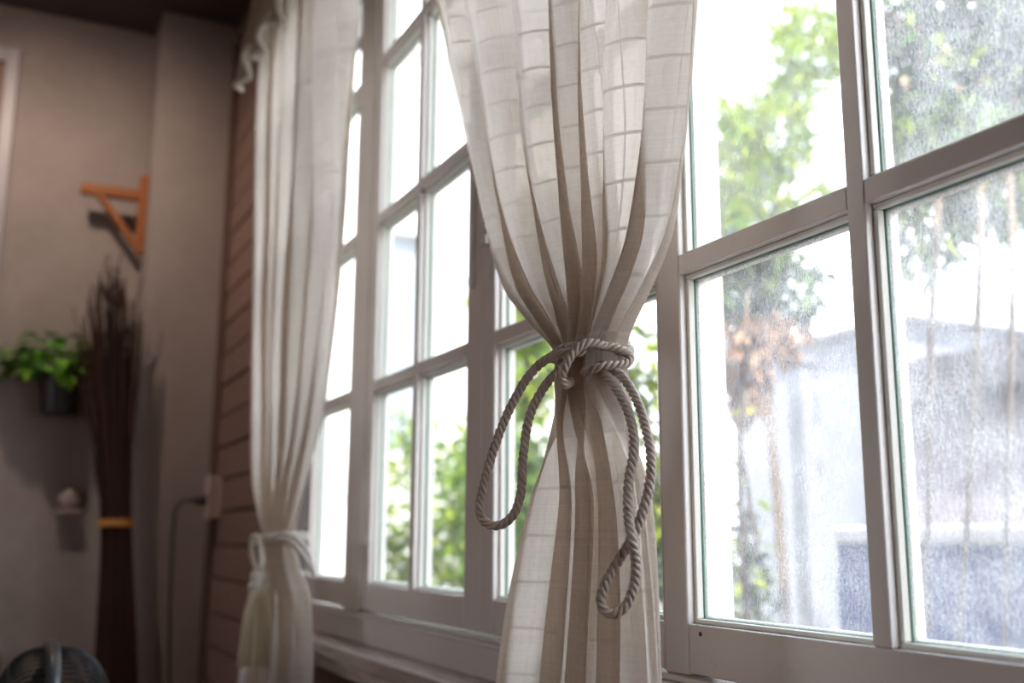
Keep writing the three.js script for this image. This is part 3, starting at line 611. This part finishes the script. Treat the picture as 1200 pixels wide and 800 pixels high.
// fan, sideboard, tube
{
  const z = -2.2, x = 0.118, R = 0.20, cy = 0.752;
  const f = thing('electric_fan', [x, 0, z], 'black pedestal fan with a grey rim, its top showing at the lower left', 'fan');
  const ring = new THREE.CylinderGeometry(R + 0.004, R + 0.004, 0.024, 72, 1, true), ringIn = new THREE.CylinderGeometry(R - 0.005, R - 0.005, 0.024, 72, 1, true);
  const tor = new THREE.TorusGeometry(R, 0.010, 14, 90); tor.scale(1, 1, 1.3); tor.rotateY(Math.PI / 2); tor.translate(x, cy, z); part(f, 'rim', tor, M.fanMetal);
  const guard = (s, depth) => {
    const w = [];
    for (let i = 0; i < 84; i++) {
      const a = (i / 84) * 2 * Math.PI, p = [];
      for (let k = 0; k <= 9; k++) { const q = k / 9, rad = lerp(R - 0.003, 0.04, Math.pow(q, 1.9)), dx = depth * Math.pow(Math.sin(q * Math.PI / 2), 0.72); p.push(V(x + s * dx, cy + Math.cos(a) * rad, z + Math.sin(a) * rad)); }
      w.push(sweep(p, 0.0016, 5));
    }
    for (const rad of [0.045, 0.11, 0.165]) { const q = Math.pow((R - 0.003 - rad) / (R - 0.043), 1 / 1.9), dx = depth * Math.pow(Math.sin(q * Math.PI / 2), 0.72), t = new THREE.TorusGeometry(rad, 0.002, 6, 60); t.rotateY(Math.PI / 2); t.translate(x + s * dx, cy, z); w.push(t); }
    const cap = new THREE.CylinderGeometry(0.045, 0.045, 0.008, 30); cap.rotateZ(Math.PI / 2); cap.translate(x + s * depth, cy, z); w.push(cap);
    return w;
  };
  part(f, 'guard', guard(1, 0.115), M.fanDark); part(f, 'guard', guard(-1, 0.10), M.fanDark);
  const mo = new THREE.CapsuleGeometry(0.05, 0.09, 8, 24); mo.rotateZ(Math.PI / 2); mo.translate(x + 0.10, cy, z); part(f, 'motor', mo, M.fanDark);
  for (let i = 0; i < 3; i++) { const g = new THREE.SphereGeometry(1, 18, 10); g.scale(0.006, 0.075, 0.050); g.rotateY(0.5); g.translate(0, 0.105, 0); g.rotateX((i * 2 * Math.PI) / 3 + 0.4); g.translate(x - 0.01, cy, z); part(f, 'blade', g, M.fanDark); }
  part(f, 'stand', [bar(V(x + 0.13, 0.02, z), V(x + 0.13, cy - 0.03, z), 0.014, 14), bar(V(x + 0.13, 0.38, z), V(x + 0.13, 0.02, z), 0.019, 14)], M.fanDark);
  const ba = new THREE.LatheGeometry([[0.001, 0.034], [0.03, 0.034], [0.15, 0.022], [0.18, 0.010], [0.18, 0], [0.001, 0]].map(([a, b]) => new THREE.Vector2(a, b)), 48); ba.translate(x + 0.13, 0, z); part(f, 'base', ba, M.fanDark);
}
{
  const s = thing('sideboard', [-0.55, 0, -4.14], 'low dark wooden sideboard against the end wall behind the fan', 'sideboard');
  part(s, 'top', box(-1.12, 0.06, 0.715, 0.745, -4.30, -3.96, 0.005), M.darkWood);
  part(s, 'body', box(-1.09, 0.03, 0.06, 0.715, -4.29, -3.98, 0.004), M.darkWood);
  for (const [a, b] of [[-1.08, -0.54], [-0.52, 0.02]]) { const d = part(s, 'door', box(a, b, 0.09, 0.70, -3.98, -3.965, 0.004), M.darkWood); }
  for (const [a, b] of [[-1.07, -4.27], [-1.07, -4.0], [0.01, -4.27], [0.01, -4.0]]) part(s, 'leg', box(a - 0.02, a + 0.02, 0, 0.06, b - 0.02, b + 0.02, 0.003), M.darkWood);
  const t = thing('plastic_tube', [0.665, 0, -3.02], 'pale plastic tube standing against the planks below the tassel', 'tube');
  part(t, 'tube_body', sweep([V(0.60, 0.002, -3.10), V(0.668, 0.815, -2.985)], 0.026, 24, false, false), M.plastic);
  const g = new THREE.CylinderGeometry(0.028, 0.028, 0.03, 24); g.rotateZ(-0.083); g.translate(0.667, 0.80, -2.987); part(t, 'tube_collar', g, M.plastic);
}
// hooded ceiling spot: the small warm source whose shadows lie on the end wall and the column
{
  const at = V(-0.15, ROOM.h - 0.11, -3.3), aim = V(0.02, 1.50, -4.3), dir = aim.clone().sub(at).normalize();
  const t = thing('ceiling_spotlight', [-0.15, ROOM.h, -3.3], 'small hooded spotlight on the ceiling in front of the end wall', 'lamp');
  const b = new THREE.CylinderGeometry(0.05, 0.05, 0.025, 32); b.translate(at.x, ROOM.h - 0.0125, at.z); part(t, 'lamp_base', b, M.fanMetal);
  const back = at.clone().addScaledVector(dir, -0.05);
  part(t, 'lamp_arm', bar(V(at.x, ROOM.h - 0.02, at.z), back, 0.009, 10), M.fanMetal);
  const hood = new THREE.LatheGeometry([[0.001, -0.055], [0.028, -0.052], [0.040, -0.02], [0.056, 0.055], [0.0545, 0.055], [0.038, -0.018], [0.001, -0.045]].map(([x, y]) => new THREE.Vector2(x, y)), 36);
  hood.applyQuaternion(new THREE.Quaternion().setFromUnitVectors(V(0, 1, 0), dir)); hood.translate(at.x, at.y, at.z); part(t, 'lamp_hood', hood, M.fanDark);
  const g = new THREE.SphereGeometry(0.026, 24, 16); g.translate(at.x, at.y, at.z);
  part(t, 'lamp_bulb', g, std({ color: 0x000000, emissive: col(1, 0.80, 0.64), emissiveIntensity: 6 }));
  const l = new THREE.SpotLight(col(1, 0.80, 0.66), 2.3, 0, 1.32, 1); l.name = 'ceiling_spotlight_glow';
  l.position.copy(at.clone().addScaledVector(dir, 0.03).sub(t.position)); l.target.position.copy(aim.clone().sub(t.position)); l.castShadow = true; l.shadow.radius = 1.6; t.add(l, l.target);
}

// ---------------------------------------------------------------- outside
const GY = -0.30;
{
  const g = structure('ground'); part(g, 'ground_surface', box(-40, 40, GY - 0.2, GY, -40, 30), M.ground);
}
// leaves scattered in blobs; one instanced part per plant
function leafGeo(L, w) {
  const g = new THREE.BufferGeometry();
  g.setAttribute('position', new THREE.Float32BufferAttribute([0, 0, 0, L * 0.5, 0.12 * L, w * 0.5, L, -0.1 * L, 0, L * 0.5, 0.12 * L, -w * 0.5, L * 0.5, 0.02 * L, 0], 3));
  g.setIndex([0, 1, 4, 1, 2, 4, 4, 2, 3, 0, 4, 3]); g.computeVertexNormals(); return g;
}
const LEAF = leafGeo(0.075, 0.034), LEAFBIG = leafGeo(0.11, 0.05), LEAFTHIN = leafGeo(0.10, 0.016);
function foliage(parent, blobs, count, geo, tones, droop = 0) {
  const m = new THREE.InstancedMesh(geo, M.foliage, count), p = origin(parent), mat = new THREE.Matrix4(), q = new THREE.Quaternion(), e = new THREE.Euler(), c = new THREE.Color();
  const vol = blobs.map((b) => b[3] * b[4] * b[5]), tot = vol.reduce((a, b) => a + b, 0);
  for (let i = 0; i < count; i++) {
    let k = 0, s = rnd() * tot; while (k < blobs.length - 1 && (s -= vol[k]) > 0) k++;
    const b = blobs[k], th = rnd() * 2 * Math.PI, cz = rr(-1, 1), rad = Math.cbrt(rr(0.12, 1)), sr = Math.sqrt(1 - cz * cz);
    const clump = 1 + 0.35 * N3(th * 2 + k * 7, cz * 3, k);
    e.set(rr(-0.9, 0.9), rnd() * 6.28, rr(-1.0, 0.5) - droop);
    mat.compose(V(b[0] + Math.cos(th) * sr * rad * b[3] * clump - p.x, b[1] + cz * rad * b[4] * clump - p.y, b[2] + Math.sin(th) * sr * rad * b[5] * clump - p.z), q.setFromEuler(e), V(1, 1, 1).multiplyScalar(rr(0.7, 1.3)));
    m.setMatrixAt(i, mat);
    const t = tones[Math.floor(rnd() * tones.length)], v = rr(0.75, 1.25);
    m.setColorAt(i, c.setRGB(t[0] * v, t[1] * v, t[2] * v));
  }
  m.name = 'foliage'; m.userData.kind = 'stuff'; m.castShadow = m.receiveShadow = true;
  parent.add(m);
}
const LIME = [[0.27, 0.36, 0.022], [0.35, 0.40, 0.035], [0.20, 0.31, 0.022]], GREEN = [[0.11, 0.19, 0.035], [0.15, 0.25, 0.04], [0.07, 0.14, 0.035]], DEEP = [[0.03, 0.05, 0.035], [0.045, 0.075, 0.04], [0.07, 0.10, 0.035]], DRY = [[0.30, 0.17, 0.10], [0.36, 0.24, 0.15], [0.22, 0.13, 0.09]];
function branchSet(t, list) { for (const [pts, r0, r1] of list) part(t, 'branch', sweep(curve(pts.map((p) => V(...p)), 0.12), (s) => lerp(r0, r1, s), 8), M.bark); }
{
  const t = thing('tree', [3.95, GY, -4.6], 'sunlit yellow-green tree seen through the upper left pane of the near window', 'tree');
  part(t, 'trunk', sweep(curve([V(3.95, GY - 0.05, -4.6), V(3.92, 1.2, -4.62), V(3.88, 2.6, -4.6), V(4.05, 3.8, -4.45)], 0.15), (s) => lerp(0.04, 0.012, s), 10), M.bark);
  branchSet(t, [[[[3.88, 2.5, -4.6], [3.8, 2.9, -4.65], [3.72, 3.3, -4.7]], 0.014, 0.005], [[[3.9, 2.8, -4.6], [4.0, 3.2, -4.5], [4.1, 3.5, -4.35]], 0.014, 0.005]]);
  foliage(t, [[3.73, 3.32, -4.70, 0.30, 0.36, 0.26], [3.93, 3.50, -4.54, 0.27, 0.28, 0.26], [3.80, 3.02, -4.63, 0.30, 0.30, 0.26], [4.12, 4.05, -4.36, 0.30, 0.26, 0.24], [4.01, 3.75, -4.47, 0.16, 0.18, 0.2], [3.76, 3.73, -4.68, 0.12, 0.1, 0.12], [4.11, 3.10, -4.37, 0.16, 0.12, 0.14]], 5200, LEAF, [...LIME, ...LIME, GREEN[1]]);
}
{
  const t = thing('tree', [3.55, GY, -1.75], 'shady tree over the near window, its dark crown behind the upper right pane', 'tree');
  part(t, 'trunk', sweep(curve([V(3.62, GY - 0.05, -1.5), V(3.60, 0.8, -1.52), V(3.55, 1.8, -1.62), V(3.42, 2.7, -2.0)], 0.1), (s) => lerp(0.075, 0.035, s), 12), M.bark);
  branchSet(t, [[[[3.45, 2.6, -1.95], [3.25, 2.9, -2.3], [3.0, 3.1, -2.6], [2.85, 3.0, -2.85]], 0.022, 0.006], [[[3.5, 2.3, -1.8], [3.3, 2.55, -2.2], [3.05, 2.7, -2.55]], 0.018, 0.005], [[[3.55, 1.8, -1.62], [2.9, 2.02, -1.58], [2.3, 2.02, -1.54], [2.06, 2.04, -1.60], [1.95, 2.07, -1.73]], 0.024, 0.009]]);
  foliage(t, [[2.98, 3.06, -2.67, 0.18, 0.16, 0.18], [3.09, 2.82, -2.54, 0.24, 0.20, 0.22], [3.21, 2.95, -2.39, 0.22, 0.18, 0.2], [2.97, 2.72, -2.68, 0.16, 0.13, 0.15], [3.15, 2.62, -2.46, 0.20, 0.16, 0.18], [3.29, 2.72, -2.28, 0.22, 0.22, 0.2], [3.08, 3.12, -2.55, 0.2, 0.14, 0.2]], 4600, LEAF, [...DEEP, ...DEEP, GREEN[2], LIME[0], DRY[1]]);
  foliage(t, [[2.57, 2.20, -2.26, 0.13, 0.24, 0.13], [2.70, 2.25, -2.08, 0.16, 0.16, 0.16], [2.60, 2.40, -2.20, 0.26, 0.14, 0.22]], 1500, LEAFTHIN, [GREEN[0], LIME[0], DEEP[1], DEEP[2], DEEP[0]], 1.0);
  branchSet(t, [[[[3.0, 2.72, -2.5], [2.75, 2.6, -2.3], [2.6, 2.35, -2.22], [2.56, 2.0, -2.25]], 0.008, 0.003]]);
  // pale dry aerial roots that hang in front of the tarp, forked at the tip
  const root = (list) => part(t, 'aerial_root', list.map((pts) => sweep(curve(pts.map((p) => V(...p)), 0.04), (s) => lerp(0.010, 0.006, s), 7)), M.dryRoot);
  root([[[1.975, 2.06, -1.695], [1.97, 1.96, -1.70], [1.94, 1.51, -1.74], [1.92, 1.22, -1.75], [1.91, 1.06, -1.77], [1.88, 0.96, -1.79]], [[1.91, 1.06, -1.77], [1.912, 1.0, -1.764], [1.91, 0.955, -1.76]]]);
  root([[[2.04, 2.04, -1.63], [2.02, 1.85, -1.63], [1.98, 1.29, -1.68], [1.95, 0.91, -1.72]]]);
  root([[[2.08, 2.03, -1.585], [2.06, 1.8, -1.58], [2.03, 1.29, -1.62], [2.01, 0.90, -1.65]]]);
}
{
  const t = thing('shrub', [2.14, GY, -2.66], 'drooping brown and green shrub with a yellow tape behind the near window', 'shrub');
  branchSet(t, [[[[2.14, GY - 0.03, -2.68], [2.16, 0.6, -2.70], [2.12, 1.3, -2.68], [2.2, 1.85, -2.72], [2.38, 2.10, -2.90]], 0.016, 0.006]]);
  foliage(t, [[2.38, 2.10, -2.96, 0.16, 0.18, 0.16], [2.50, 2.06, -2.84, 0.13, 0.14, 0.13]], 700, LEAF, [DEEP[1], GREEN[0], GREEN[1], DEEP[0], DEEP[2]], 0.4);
  foliage(t, [[2.12, 1.72, -2.66, 0.10, 0.17, 0.10], [2.20, 1.80, -2.60, 0.10, 0.09, 0.10]], 330, LEAF, DRY, 0.8);
  part(t, 'aerial_root', [[[2.12, 1.62, -2.62], [2.09, 1.45, -2.63], [2.11, 1.26, -2.62], [2.08, 1.10, -2.64]], [[2.11, 1.26, -2.62], [2.12, 1.18, -2.61], [2.12, 1.10, -2.61]]].map((pts) => sweep(curve(pts.map((p) => V(...p)), 0.04), (s) => lerp(0.010, 0.006, s), 7)), M.dryRoot);
  const ring = []; for (let i = 0; i < 24; i++) { const a = (i / 24) * 2 * Math.PI; ring.push(V(2.128 + Math.cos(a) * 0.036, 1.555 + 0.006 * Math.cos(a), -2.665 + Math.sin(a) * 0.036)); }
  part(t, 'marking_tape', [-0.006, 0.0, 0.006].map((dy) => sweep(ring.map((p) => p.clone().add(V(0, dy, 0))), 0.005, 6, true)), M.yellow, { label: 'yellow tape' });
}
// hedge of shrubs beyond the far windows
for (const [x, z, h, w, tones, label] of [
  [2.51, -6.53, 2.0, 0.55, [...LIME, GREEN[1], DEEP[2], GREEN[2]], 'bright green shrub furthest left behind the far casement'],
  [2.72, -5.75, 1.95, 0.42, [GREEN[0], GREEN[1], LIME[0], LIME[2]], 'green shrub behind the stiles where the far casements meet'],
  [2.57, -4.98, 1.75, 0.42, [GREEN[0], GREEN[2], LIME[2], DEEP[2]], 'green shrub behind the hanging left rope loop'],
  [2.66, -3.98, 2.15, 0.40, [DEEP[1], GREEN[0], LIME[1], LIME[0], DEEP[0]], 'dark shrub with yellow leaves behind the right edge of the near curtain'],
]) {
  const t = thing('shrub', [x, GY, z], label, 'shrub');
  branchSet(t, [[[[x, GY - 0.03, z], [x + 0.05, h * 0.4, z], [x - 0.08, h * 0.8, z + 0.1]], 0.022, 0.008], [[[x, GY - 0.03, z], [x - 0.1, h * 0.3, z + 0.12], [x + 0.12, h * 0.75, z - 0.1]], 0.02, 0.008]]);
  foliage(t, [[x, h * 0.72, z, w * 0.85, h * 0.28, w * 0.85], [x + 0.1, h * 0.35, z + 0.1, w, h * 0.35, w], [x - 0.15, h * 0.15, z - 0.1, w, h * 0.3, w]], 7000, LEAF, tones);
}
{
  const t = thing('tree', [3.3, GY, -6.5], 'tall yellow-green tree behind the narrow panes left of the near curtain', 'tree');
  part(t, 'trunk', sweep(curve([V(3.3, GY - 0.05, -6.5), V(3.28, 1.5, -6.45), V(3.22, 3.0, -6.35)], 0.2), (s) => lerp(0.05, 0.02, s), 10), M.bark);
  foliage(t, [[3.12, 2.85, -6.29, 0.3, 0.45, 0.3], [3.3, 3.3, -6.3, 0.3, 0.35, 0.3], [3.2, 2.3, -6.4, 0.28, 0.35, 0.28]], 2600, LEAFBIG, [...LIME, GREEN[1]]);
}
// the far white house
{
  const h = thing('house', [4.6, GY, -16.0], 'white sunlit house with pale blue shutter far beyond the left windows', 'house');
  part(h, 'wall', [box(1.2, 4.42, GY, 8.05, -18.5, -13.2), box(5.05, 7.6, GY, 8.05, -18.5, -13.2), box(4.42, 5.05, GY, 2.3, -18.5, -13.2), box(4.42, 5.05, 5.35, 8.05, -18.5, -13.2)], M.render);
  const w = part(h, 'window', box(4.42, 5.05, 2.3, 5.35, -13.5, -13.4), M.shutter);
  part(h, 'roof', box(1.0, 7.8, 8.05, 8.2, -18.7, -13.05), M.render);
  const n = thing('house', [7.5, GY, -3.5], 'lilac grey neighbouring house with a dark eave behind the right panes', 'house');
  part(n, 'wall', box(5.8, 9, GY, 2.12, -5.40, 1.5), M.lilac);
  part(n, 'roof', [box(5.5, 9.3, 2.10, 2.36, -5.5, 1.7)], M.roof);
  const gs = new THREE.Shape(); gs.moveTo(0, 0); gs.lineTo(2.2, 0); gs.lineTo(1.1, 0.55); gs.lineTo(0, 0);
  const gg = new THREE.ExtrudeGeometry(gs, { depth: 0.2, bevelEnabled: false }); gg.rotateY(-Math.PI / 2); gg.translate(5.75, 2.20, -4.55); part(n, 'gable', metricUV(gg), M.board);
  const k = thing('outhouse', [7.2, GY, -6.6], 'pale grey outbuilding left of the lilac grey house', 'outbuilding');
  part(k, 'wall', box(6.2, 8.2, GY, 2.85, -7.9, -5.75), M.paleBlue);
  part(k, 'roof', box(6.05, 8.35, 2.85, 2.95, -8.05, -5.60), M.board);
}
{
  const p = thing('post', [3.33, GY, -3.72], 'pale grey garden post between the near window and the outbuilding', 'post');
  part(p, 'shaft', box(3.28, 3.38, GY, 1.95, -3.77, -3.67, 0.008), M.paleBlue);
  part(p, 'cap', box(3.265, 3.395, 1.95, 1.99, -3.785, -3.655, 0.008), M.paleBlue);
  const s = thing('tarp_stack', [2.6, GY, -1.2], 'stack under a blue tarp with a white board on top outside the near window', 'tarp');
  // tarp: a draped cover with sagging folds
  const cols = 150, rows = 60, P = [], U = [], I = [];
  for (let j = 0; j <= rows; j++) for (let i = 0; i <= cols; i++) {
    const u = i / cols, v = j / rows, z = lerp(-2.24, 0.6, u), y = lerp(1.145, GY + 0.005, v), flare = 0.10 * v * v;
    const fold = 0.035 * Math.sin(u * 34 + 2 * N3(u * 5, v * 2, 2)) * v + 0.02 * N3(u * 16, v * 6, 5);
    P.push(2.10 - flare + fold, y, z - (u < 0.06 ? flare * 1.4 * (1 - u / 0.06) : 0)); U.push(z, y);
  }
  const w = cols + 1;
  for (let j = 0; j < rows; j++) for (let i = 0; i < cols; i++) { const a = j * w + i, b = a + w; I.push(a, a + 1, b, a + 1, b + 1, b); }
  const g = new THREE.BufferGeometry(); g.setAttribute('position', new THREE.Float32BufferAttribute(P, 3)); g.setAttribute('uv', new THREE.Float32BufferAttribute(U, 2)); g.setIndex(I); g.computeVertexNormals();
  M.tarp.side = THREE.DoubleSide;
  part(s, 'tarp_cover', g, M.tarp);
  part(s, 'stack_core', box(2.16, 3.0, GY, 1.14, -2.16, 0.55, 0.02), M.lilac);
  part(s, 'top_board', box(2.06, 3.05, 1.142, 1.19, -2.22, 0.62, 0.015), M.board);
}

renderer.render(scene, camera);
